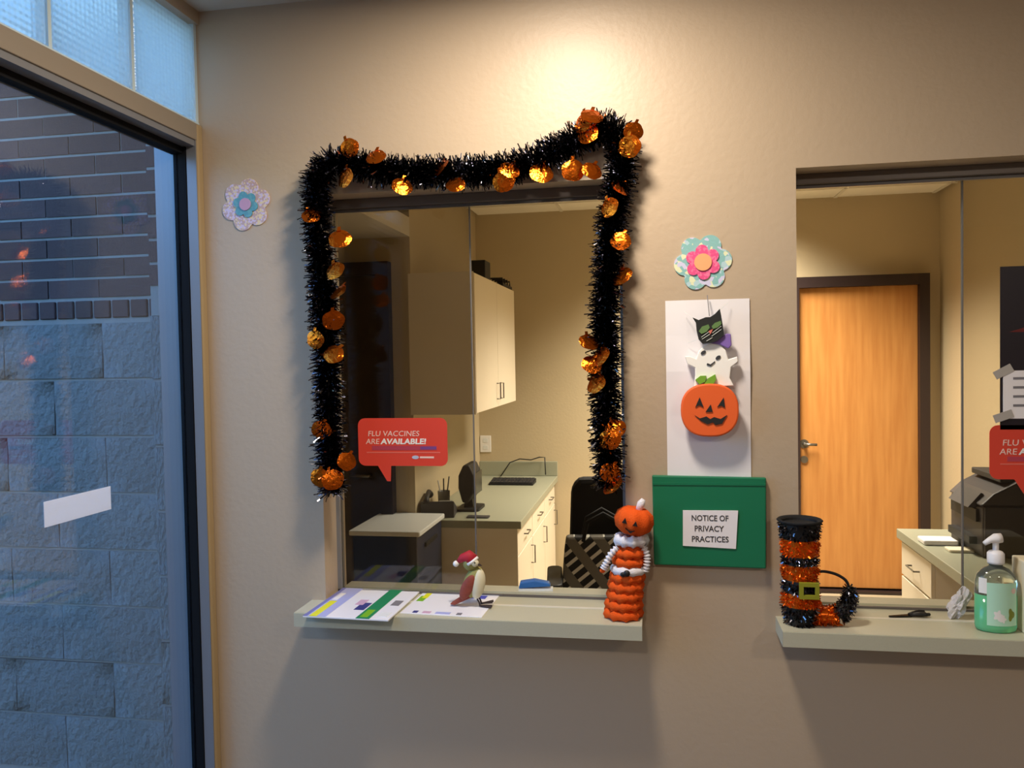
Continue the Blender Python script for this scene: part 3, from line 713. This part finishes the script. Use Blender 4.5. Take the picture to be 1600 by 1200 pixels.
# hanging Halloween ornament: cat, bow, ghost, pumpkin
t = thing('hanging_ornament', 'hanging cut-out of a black cat, white ghost and orange pumpkin', 'decoration', (.131, -.012, 1.40))
Y0, Y1 = -.016, -.004
def ZX(px, py): return (.0015206 * (px - 1107), 1.4 and (.1345 - .00161 * (py - 600)))   # pixels of the flat cut-out to local metres
P2 = lambda L_: [ZX(*p) for p in L_]
cat_o = MB().prism(P2([(1083, 502), (1092, 506), (1103, 502), (1110, 502), (1118, 497), (1125, 490), (1127, 500), (1130, 520), (1131, 529), (1122, 537), (1112, 541), (1098, 542), (1092, 535), (1089, 522), (1088, 510)]), -.030, -.018).build('cat_head', 'cat', t)
for pts in ([(1092, 523), (1097, 516), (1107, 513), (1109, 518), (1104, 524), (1096, 527)], [(1112, 516), (1117, 511), (1126, 508), (1127, 513), (1121, 518), (1114, 520)]):
    MB().prism(P2(pts), -.033, -.030).build('eye', 'cat_eye', cat_o)
MB().prism(P2([(1107, 523), (1114, 520), (1110, 528)]), -.033, -.030).build('nose', 'nose', cat_o)
for a, b_ in (((1096, 532), (1108, 524)), ((1097, 535), (1109, 528)), ((1113, 526), (1127, 516)), ((1112, 531), (1127, 521)), ((1104, 538), (1113, 533))):
    p, q = ZX(*a), ZX(*b_); MB().tube([(p[0], -.031, p[1]), (q[0], -.031, q[1])], .0008, 5).build('whisker', 'whisker', cat_o)
MB().prism(P2([(1110, 541), (1124, 533), (1136, 527), (1142, 528), (1143, 545), (1138, 550), (1124, 543)]), -.024, -.014).build('purple_bow', 'bow', t, bevel=.002)
gh = MB().prism(P2([(1100, 545), (1112, 541), (1126, 545), (1134, 552), (1138, 566), (1152, 562), (1153, 570), (1142, 578), (1140, 594), (1146, 606), (1084, 608), (1086, 590), (1086, 578), (1074, 572), (1070, 560), (1078, 560), (1088, 564), (1092, 553)]), -.020, -.008).build('ghost', 'ghost', t, bevel=.002)
for c in ((1099, 556), (1122, 564)): MB().prism([ZX(c[0] + 4*math.cos(a) , c[1] - 1 - 3*math.sin(a) - 1.5*math.cos(a)) for a in [2*PI*i/12 for i in range(12)]], -.022, -.020).build('eye', 'ink', gh)
MB().prism(P2([(1105, 571), (1110, 573), (1117, 568), (1117, 570), (1110, 576), (1104, 574)]), -.022, -.020).build('mouth', 'ink', gh)
pp = [ZX(1107.5 + 45*math.copysign(abs(math.cos(a))**.8, math.cos(a)), 642 - 40*math.copysign(abs(math.sin(a))**.86, math.sin(a))) for a in [2*PI*i/40 for i in range(40)]]
pu = MB().prism(pp, -.036, -.018).build('pumpkin', 'pumpkin', t, bevel=.004)
for pts in ([(1085, 637), (1092, 622), (1098, 637), (1091, 634)], [(1119, 637), (1129, 623), (1131, 638), (1125, 635)], [(1101, 644), (1109, 633), (1112, 644)], [(1084, 649), (1092, 654), (1102, 651), (1108, 655), (1114, 652), (1124, 655), (1134, 649), (1126, 662), (1116, 664), (1112, 660), (1104, 663), (1094, 658)]):
    MB().prism(P2(pts), -.0385, -.036).build('carved_face', 'cat', pu)
for pts in ([(1086, 596), (1094, 590), (1103, 590), (1101, 599), (1092, 603)], [(1099, 603), (1106, 594), (1117, 588), (1118, 596), (1113, 604)]):
    MB().prism(P2(pts), -.030, -.020).build('leaf', 'leaf', pu)
p = ZX(1107, 468); q = ZX(1109, 500); MB().tube([(p[0], -.003, p[1]), (q[0], -.024, q[1])], .0012, 6).build('string', 'ink_soft', t)
for a, b_ in (((1084, 503), (1070, 492)), ((1126, 491), (1140, 480)), ((1090, 535), (1076, 540))):
    p, q = ZX(*a), ZX(*b_); MB().tube([(p[0], -.022, p[1]), (q[0], -.004, q[1])], .0005, 5).build('ribbon', 'lid_grey', t)

# green pocket with notice
t = thing('wall_pocket', 'green plastic wall pocket with a white printed notice taped on', 'folder', (.130, 0, 1.080))
m = MB(); m.add([(-.136, -.022, .0), (.133, -.022, -.003), (.136, -.016, .219), (-.138, -.016, .223), (-.136, -.001, .0), (.133, -.001, -.003), (.136, -.001, .219), (-.138, -.001, .223)],
      [(0, 1, 2, 3), (7, 6, 5, 4), (0, 4, 5, 1), (1, 5, 6, 2), (2, 6, 7, 3), (3, 7, 4, 0)]); m.build('pocket', 'green', t, bevel=.003)
m = MB(); m.add([(-.137, -.0185, .205), (.135, -.0185, .202), (.1355, -.0175, .2185), (-.1375, -.0175, .2225)], [(0, 1, 2, 3)])
B(-.136, .134, -.0185, -.014, .200, .206).build('crease', 'green', t)
nl = MB().prism([(-.064, .138), (.068, .139), (.062, .045), (-.065, .050)], -.0235, -.0205).build('notice', 'paper', t)
for k, (s, wd) in enumerate((('NOTICE OF', .088), ('PRIVACY', .070), ('PRACTICES', .088))):
    text_mesh('lettering', s, .020, 'ink', nl, (-.044 if k != 1 else -.037, -.0238, .113 - .026 * k), width=wd, bold=.0003)

# red speech-bubble stickers on the glass
def bubble(label, x0, z0):
    t = thing('window_sticker', label, 'sticker', (x0, .098, z0), 0, None)
    Wd, H = .257, .133
    pts = rrect(0, Wd, 0, H, .02)
    # tail
    k = next(i for i, p in enumerate(pts) if p[1] < 1e-6 and p[0] <= .0201)
    tail = [(.056, 0), (.082, -.043), (.092, -.043), (.094, 0)]
    i0 = [i for i, p in enumerate(pts) if abs(p[1]) < 1e-6][0]
    pts2 = pts[:i0+1] + tail + pts[i0+1:]
    MB().prism(pts2, -.0022, -.0008).build('bubble', 'red', t)
    text_mesh('lettering', 'FLU VACCINES', .021, 'sticker_text', t, (.028, -.0026, .083), shear=.1, width=.148)
    text_mesh('lettering', 'ARE', .021, 'sticker_text', t, (.022, -.0026, .061), shear=.1, width=.040)
    text_mesh('lettering', 'AVAILABLE!', .021, 'white', t, (.066, -.0026, .061), shear=.1, width=.132, bold=.0007)
    B(.040, .226, -.0027, -.0022, .044, .056).build('color_bar', 'purple_bar', t); B(.180, .226, -.0030, -.0027, .046, .054).build('bar_end', 'purple', t)
    B(.024, .236, -.0027, -.0022, .036, .039).build('rule', 'pink_line', t)
    MB().prism(circ(.165, .024, .010, .005), -.0027, -.0022).build('logo_mark', 'pale_blue', t); B(.178, .218, -.0027, -.0022, .0215, .0265).build('logo_strip', 'sticker_text', t)
bubble('red speech bubble sticker about flu vaccines, on the tinsel-ringed window', -.818, 1.309)
bubble('red speech bubble sticker about flu vaccines, below the taped white note', .808, 1.283)
# dark poster and taped note on window 2 glass
t = thing('poster', 'dark poster with a red streak fixed to the service window glass', 'poster', (.832, .098, 1.405))
B(0, .26, -.0022, -.0005, 0, .397).build('sheet', 'poster', t); MB().prism([(.02, .238), (.10, .262), (.22, .27), (.20, .25), (.10, .236)], -.0028, -.0022).build('red_streak', 'poster_red', t)
t = thing('taped_note', 'white printed note taped over the dark poster', 'note', (.838, .098, 1.432))
B(0, .20, -.0045, -.0025, 0, .117).build('sheet', 'paper', t)
for k in range(4): B(.022, .15 - .02*(k % 2), -.0049, -.0045, .095 - .022*k, .101 - .022*k).build('print_line', 'ink_soft', t)
for z, a in ((.115, .5), (.006, .35)):
    d = (math.cos(a), math.sin(a)); n = (-d[1]*.010, d[0]*.010); c = (.0, z)
    MB().prism([(c[0]-d[0]*.022-n[0], c[1]-d[1]*.022-n[1]), (c[0]+d[0]*.022-n[0], c[1]+d[1]*.022-n[1]), (c[0]+d[0]*.022+n[0], c[1]+d[1]*.022+n[1]), (c[0]-d[0]*.022+n[0], c[1]-d[1]*.022+n[1])], -.0056, -.0046).build('tape', 'tape', t)
# paper strip on the storefront
t = thing('paper_strip', 'blank white paper strip stuck on the storefront glass', 'paper', (-1.262, -.46, 1.292), 0)
B(.0002, .0018, -.105, .105, -.027, .027).build('strip', 'thin_paper', t)

# ================================================================== ON THE COUNTERS
def brochure(label, c, wd, ln, rot, th, prints):
    t = thing('brochure', label, 'brochure', (c[0], c[1], c[2]), rot, None)
    B(-wd/2, wd/2, -ln/2, ln/2, 0, th).build('sheet', 'gloss_white', t, bevel=.0005)
    for k, (nm, mt, pts) in enumerate(prints):
        MB().prism([((p[0]-.5)*wd, (p[1]-.5)*ln) for p in pts], th - .0001, th + .0004 + .00005*k, 'z').build(nm, mt, t)
    return t
R_ = lambda a, b_, c, d: [(a, c), (b_, c), (b_, d), (a, d)]
brochure('white and blue leaflet lying under the bird figurine', (-.535, .0, ZS), .216, .185, -.05, .002,
         [('image_panel', 'lime', R_(.03, .12, .55, .8)), ('image_panel', 'yellow', R_(.06, .13, .70, .95)), ('image_panel', 'navy_print', R_(.14, .2, .03, .12)), ('image_panel', 'pink_print', R_(.26, .36, .03, .12)), ('image_panel', 'lavender', R_(.42, .60, .03, .12)), ('image_panel', 'ink_soft', R_(.68, .74, .03, .12)), ('image_panel', 'blue_print', R_(.58, .86, .80, .95))])
brochure('glossy brochure with lavender edge and green stripe overhanging the counter', (-.765, -.030, ZS + .002), .228, .25, -.03, .004,
         [('lavender_band', 'lavender', R_(.0, .27, 0, 1)), ('edge_band', 'lav_dark', R_(.0, .05, 0, 1)), ('yellow_panel', 'yellow', R_(.07, .16, .0, .52)), ('white_panel', 'gloss_white', R_(.07, .14, .55, .8)), ('photo_panel', 'navy_print', R_(.48, .60, .26, .50)), ('photo_panel', 'pink_print', R_(.42, .52, .42, .60)),
          ('green_stripe', 'stripe_green', R_(.62, .78, 0, 1)), ('lime_panel', 'lime', R_(.65, .74, .04, .28)), ('text_block', 'ink_soft', R_(.84, .94, .45, .62)), ('text_block', 'lid_grey', R_(.84, .95, .08, .22))])

# crocheted pumpkin doll
t = thing('crochet_doll', 'orange crocheted doll with a pumpkin head and white collar', 'doll', (-.083, -.050, ZS))
def knit_ring(R, r, z, cx, name, mt, nb=26, amp=.22, par=None, ph=0):
    vs = []; nn = nb * 3; mm = 8
    for i in range(nn):
        a = 2*PI*i/nn; k = 1 + amp*math.cos(nb*a + ph)
        for j in range(mm):
            b_ = 2*PI*j/mm; rr = R + r*k*math.cos(b_)
            vs.append((cx + rr*math.cos(a), rr*math.sin(a), z + r*k*math.sin(b_)))
    return MB().add(vs, [(i*mm+j, ((i+1) % nn)*mm+j, ((i+1) % nn)*mm+(j+1) % mm, i*mm+(j+1) % mm) for i in range(nn) for j in range(mm)]).build(name, mt, par, smooth=True)
MB().lathe([(.036, 0), (.036, .11), (.026, .12), (.026, .185), (.02, .20)], lean=(.12, 0)).build('core', 'yarn', t, smooth=True)
for k in range(5): knit_ring(.0365 - .0012*k, .0118, .0125 + .0225*k, .0027*k, 'crochet_row', 'yarn', 9, .30, t, k*1.6)
knit_ring(.033, .0115, .121, .0145, 'belt', 'yarn_white', 10, .10, t)
bw = MB().ell((.012, -.045, .121), (.008, .006, .008)); bw.ell((.003, -.0445, .118), (.007, .004, .006)); bw.build('belt_knot', 'black', t, smooth=True)
for k in range(2): knit_ring(.029, .0120, .141 + .022*k, .017 + .002*k, 'crochet_row', 'yarn', 8, .28, t, k*1.6)
knit_ring(.029, .0135, .194, .022, 'collar', 'yarn_white', 9, .25, t)
hd = MB(); vs = []; 
prof = [(.008, -.034), (.026, -.032), (.041, -.020), (.047, 0), (.042, .020), (.028, .031), (.008, .029)]
hd.lathe(prof, n=48, lobes=8, lob=.05); hd = hd.build('head', 'yarn', t, smooth=True); hd.location = (.030, -.004, .242); hd.rotation_euler = (0, .18, 0)
for x, z in ((-.022, .004), (.004, .002)):
    MB().prism([(x-.006, z-.005), (x+.006, z-.005), (x, z+.007)], -.050, -.040).build('eye', 'black', hd)
MB().prism([(-.018, -.014), (-.006, -.018), (.006, -.015), (-.004, -.023)], -.047, -.036).build('mouth', 'black', hd)
MB().tube([(.006, 0, .024), (.010, 0, .045), (.014, 0, .056)], [.008, .010, .006], 10).build('stem', 'yarn_white', hd, smooth=True)
for s, pts in ((-1, [(-.010, -.018, .178), (-.026, -.022, .162), (-.038, -.024, .140), (-.046, -.024, .125)]), (1, [(.052, -.012, .180), (.060, -.014, .160), (.060, -.016, .140), (.056, -.016, .120)])):
    pc = catmull(pts, 10); n_ = len(pc); rr = [.0075 + .0025*math.cos(i*1.75) for i in range(n_)]
    MB().tube(pc, rr, 10).build('arm', 'yarn_white', t, smooth=True)
MB().ell((-.048, -.024, .121), (.007, .006, .006)).build('hand', 'yarn', t, smooth=True)

# tinsel boot
t = thing('tinsel_boot', 'witch boot of black and orange tinsel with a curled toe', 'boot', (.337, -.050, ZS))
def tins(path, rad, name, mt, n, ln, seed, par, wd=.0014):
    g = random.Random(seed); m = MB(); path = [Vector(p) for p in path]
    for k in range(n):
        s = g.random() * (len(path) - 1); i = min(int(s), len(path) - 2); p = path[i].lerp(path[i+1], s - i); tg = (path[i+1] - path[i]).normalized()
        r = rad[i] + (rad[i+1] - rad[i]) * (s - i)
        sd = tg.cross(Vector((0, 1, 0.01))).normalized(); b_ = tg.cross(sd); an = g.uniform(0, 2*PI); d = sd*math.cos(an) + b_*math.sin(an)
        q0 = p + d * r * .9; q1 = q0 + (d * .7 + tg * g.uniform(-.6, .6) + Vector((g.uniform(-.5, .5), g.uniform(-.5, .5), g.uniform(-.8, .1)))).normalized() * ln * g.uniform(.6, 1)
        w_ = (q1 - q0).cross(Vector((g.uniform(-1, 1), g.uniform(-1, 1), g.uniform(-1, 1)))).normalized() * wd
        q0.z = max(q0.z, .001); q1.z = max(q1.z, .001)
        m.add([q0 - w_, q0 + w_, q1 + w_, q1 - w_], [(0, 1, 2, 3)])
    me = bpy.data.meshes.new(name); me.from_pydata(m.v, [], m.f); me.materials.append(MATS[mt]); o = bpy.data.objects.new(name, me); COL.objects.link(o); o.parent = par; o['kind'] = 'stuff'
bands = [(.205, .246, .046, .052, 'black'), (.166, .205, .044, .046, 'orange'), (.145, .166, .043, .044, 'black'), (.108, .145, .042, .043, 'orange'), (.078, .108, .044, .042, 'black'), (.046, .078, .046, .044, 'orange'), (.0, .046, .036, .045, 'black')]
for k, (z0, z1, ra, rb, c) in enumerate(bands):
    m = MB().lathe([(ra*.86, z0), (rb*.86, z1)] + ([(rb*.78, z1), (ra*.76, z0 + .002)] if k == 0 else []), n=28)
    bo = m.build('black_band' if c == 'black' else 'orange_band', 'black' if c == 'black' else 'tinsel_orange', t, smooth=False)
    tins([(0, 0, z0 + .003), (0, 0, z1 - .002)], [ra*.92, rb*.92], 'tinsel', 'tinsel' if c == 'black' else 'tinsel_orange', int(9000*(z1 - z0)) + 60, .012, 30 + k, bo)
MB().lathe([(.0455, .242), (.053, .249), (.050, .252), (.041, .247), (.040, .210)], n=28).build('rim', 'black_fabric', t, smooth=True)
toe1 = [(.02, 0, .022), (.045, 0, .022), (.07, 0, .021), (.085, 0, .024)]; r1 = [.024, .023, .022, .0205]
bo = MB().tube(toe1, [r*.88 for r in r1], 16).build('orange_toe_band', 'tinsel_orange', t, smooth=True); tins(toe1, r1, 'tinsel', 'tinsel_orange', 420, .011, 50, bo)
toe2 = [(.085, 0, .024), (.100, 0, .036), (.110, 0, .055), (.113, 0, .075), (.110, 0, .092)]; r2t = [.021, .0195, .016, .012, .007]
bo = MB().tube(toe2, [r*.88 for r in r2t], 16).build('black_toe', 'black', t, smooth=True); tins(toe2, r2t, 'tinsel', 'tinsel', 520, .011, 51, bo)
MB().tube(catmull([(.110, 0, .092), (.104, 0, .106), (.090, 0, .117), (.072, 0, .124), (.050, 0, .127), (.036, 0, .122)], 5), .0035, 8).build('curled_tip', 'black', t, smooth=True)
m = MB(); 
for a, b_, c, d in ((-.010, .034, .103, .112), (-.010, .034, .074, .083), (-.010, -.001, .083, .103), (.025, .034, .083, .103)): m.box(a, b_, -.053, -.044, c, d)
m.build('buckle', 'buckle', t)

# bird figurine
t = thing('bird_figurine', 'small bird figurine in a red knitted cap perched on the leaflet', 'figurine', (-.475, -.010, ZS + .002))
Mb = Matrix.Rotation(math.radians(-38), 3, 'Y')
MB().ell((.004, 0, .062), (.026, .024, .044), Matrix.Rotation(math.radians(22), 3, 'Y')).build('body', 'olive', t, smooth=True)
MB().ell((.017, -.006, .060), (.019, .020, .040), Matrix.Rotation(math.radians(10), 3, 'Y')).build('belly', 'belly', t, smooth=True)
MB().ell((-.008, -.019, .054), (.016, .009, .036), Matrix.Rotation(math.radians(28), 3, 'Y')).build('wing', 'wing', t, smooth=True)
MB().prism([(-.012, .036), (-.002, .024), (-.045, .004), (-.058, .006)], -.014, .008).build('tail', 'wing', t, bevel=.002)
hd = MB().ell((-.002, -.002, .112), (.020, .019, .019)).build('head', 'olive', t, smooth=True)
MB().ell((.010, -.012, .116), (.012, .009, .010)).build('face', 'belly', hd, smooth=True)
MB().tube([(.018, -.012, .114), (.030, -.014, .110)], [.004, .001], 8).build('beak', 'twig', hd)
MB().ell((.013, -.0205, .119), (.002, .002, .002)).build('eye', 'black', hd)
ht = MB().tube([(.0, 0, .118), (-.010, -.002, .130), (-.024, -.004, .126), (-.036, -.006, .116)], [.021, .018, .011, .005], 14).build('cap', 'hat_red', t, smooth=True)
MB().ell((-.040, -.008, .112), (.008, .008, .008)).build('pompom', 'white', ht, smooth=True)
MB().tube([(.018, -.008, .130), (.008, -.019, .122), (-.006, -.020, .113)], .004, 8).build('cap_brim', 'white', ht, smooth=True)
for s in (-1, 1):
    MB().tube([(.012, s*.009, .028), (.020, s*.009, .012), (.022, s*.009, .004)], .0022, 6).build('leg', 'twig', t)
    for a in (-.25, .05, .35): MB().tube([(.020, s*.009, .004), (.020 + .034*math.cos(a), s*.009 + .034*math.sin(a), .006 + .004*s)], .002, 6).build('toe', 'twig', t)

# pen, tissue, soap, box on the other counter
t = thing('scissors', 'black handled scissors lying closed on the counter beside the tissue', 'scissors', (.605, .032, ZS), .25)
MB().prism([(-.052, -.003), (.0, -.006), (.012, 0), (.0, .006), (-.052, .002)], .001, .005, 'z').build('blades', 'black_gloss', t)
for s in (-1, 1):
    MB().tube([(.0, s*.002, .005), (.014, s*.007, .007), (.03, s*.013, .008), (.043, s*.010, .007), (.04, s*.003, .006), (.024, s*.002, .006), (.008, s*.001, .005)], .0042, 8).build('handle', 'black', t, smooth=True)
t = thing('tissue_wad', 'crumpled grey-white tissue standing beside the soap bottle', 'tissue', (.713, .030, ZS))
g = random.Random(12); m = MB(); nu, nv = 20, 12; vs = []
for j in range(nv + 1):
    p = -PI/2 + PI*j/nv
    for k in range(nu):
        a = 2*PI*k/nu; k_ = 1 + .22*math.sin(3*a + 4*p) + .12*math.sin(7*a - 5*p) + g.uniform(-.08, .08)
        z = .036 + .034*math.sin(p)*k_; vs.append((.019*math.cos(p)*math.cos(a)*k_ + (z - .03)*.35, .016*math.cos(p)*math.sin(a)*k_, max(z, .0005)))
m.add(vs, [(j*nu+k, j*nu+(k+1) % nu, (j+1)*nu+(k+1) % nu, (j+1)*nu+k) for j in range(nv) for k in range(nu)]); m.build('crumple', 'tissue', t)
t = thing('soap_bottle', 'clear pump bottle of mint green hand soap with white pump', 'bottle', (.768, -.045, ZS))
MB().lathe([(.036, .0), (.043, .004), (.0445, .012), (.0445, .085)], n=36, sy=.66).build('gel', 'soap_gel', t, smooth=True)
MB().lathe([(.0445, .085), (.0445, .112), (.041, .128), (.028, .143), (.015, .149), (.013, .158)], n=36, sy=.66).build('shoulder', 'soap_clear', t, smooth=True)
lb = []
def curved(name, mt, a0, a1, z0, z1, par, off):
    n = 14; vs = []
    for i in range(n + 1):
        a = math.radians(a0 + (a1 - a0)*i/n); x, y = (.0445 + off)*math.cos(a), (.0445*.66 + off)*math.sin(a); vs += [(x, y, z0), (x, y, z1)]
    return MB().add(vs, [(2*i, 2*i+2, 2*i+3, 2*i+1) for i in range(n)]).build(name, mt, par, smooth=True)
lb = curved('label_panel', 'soap_label', 232, 325, .018, .116, t, .0004)
def curved_blob(name, mt, a, z, da, dz, par, n=5, amp=.25):
    vs = []
    for i in range(30):
        q = 2*PI*i/30; k = 1 + amp*math.cos(n*q); b_ = math.radians(a + da*k*math.cos(q)); vs.append(((.0445 + .0008)*math.cos(b_), (.0445*.66 + .0008)*math.sin(b_), z + dz*k*math.sin(q)))
    return MB().add(vs, [tuple(range(30))]).build(name, mt, par)
curved_blob('label_flower', 'white', 262, .042, 11, .011, lb); curved_blob('label_flower', 'white', 275, .034, 8, .008, lb); curved_blob('label_leaf', 'olive_print', 300, .044, 10, .013, lb, 3); curved_blob('label_mark', 'rose_print', 309, .098, 8, .007, lb, 2, .1)
curved('side_label', 'white', 205, 232, .09, .125, t, .0004)
MB().lathe([(.0175, .155), (.018, .160), (.018, .178), (.014, .183), (.006, .186)], n=24).build('pump_collar', 'pump_white', t, smooth=True)
MB().tube([(0, 0, .183), (0, 0, .205)], .0065, 12).build('pump_stem', 'pump_white', t, smooth=True)
MB().tube([(.012, 0, .214), (0, 0, .212), (-.014, -.004, .209), (-.027, -.008, .202)], [.011, .012, .007, .005], 12).build('pump_head', 'pump_white', t, smooth=True)
t = thing('tissue_box', 'plain cream upright box next to the soap bottle', 'box', (.875, -.045, ZS))
B(-.056, .056, -.045, .045, 0, .165).build('carton', 'cream', t, bevel=.003); MB().prism(circ(0, 0, .03, .018), .165, .1655, 'z').build('opening', 'white', t)
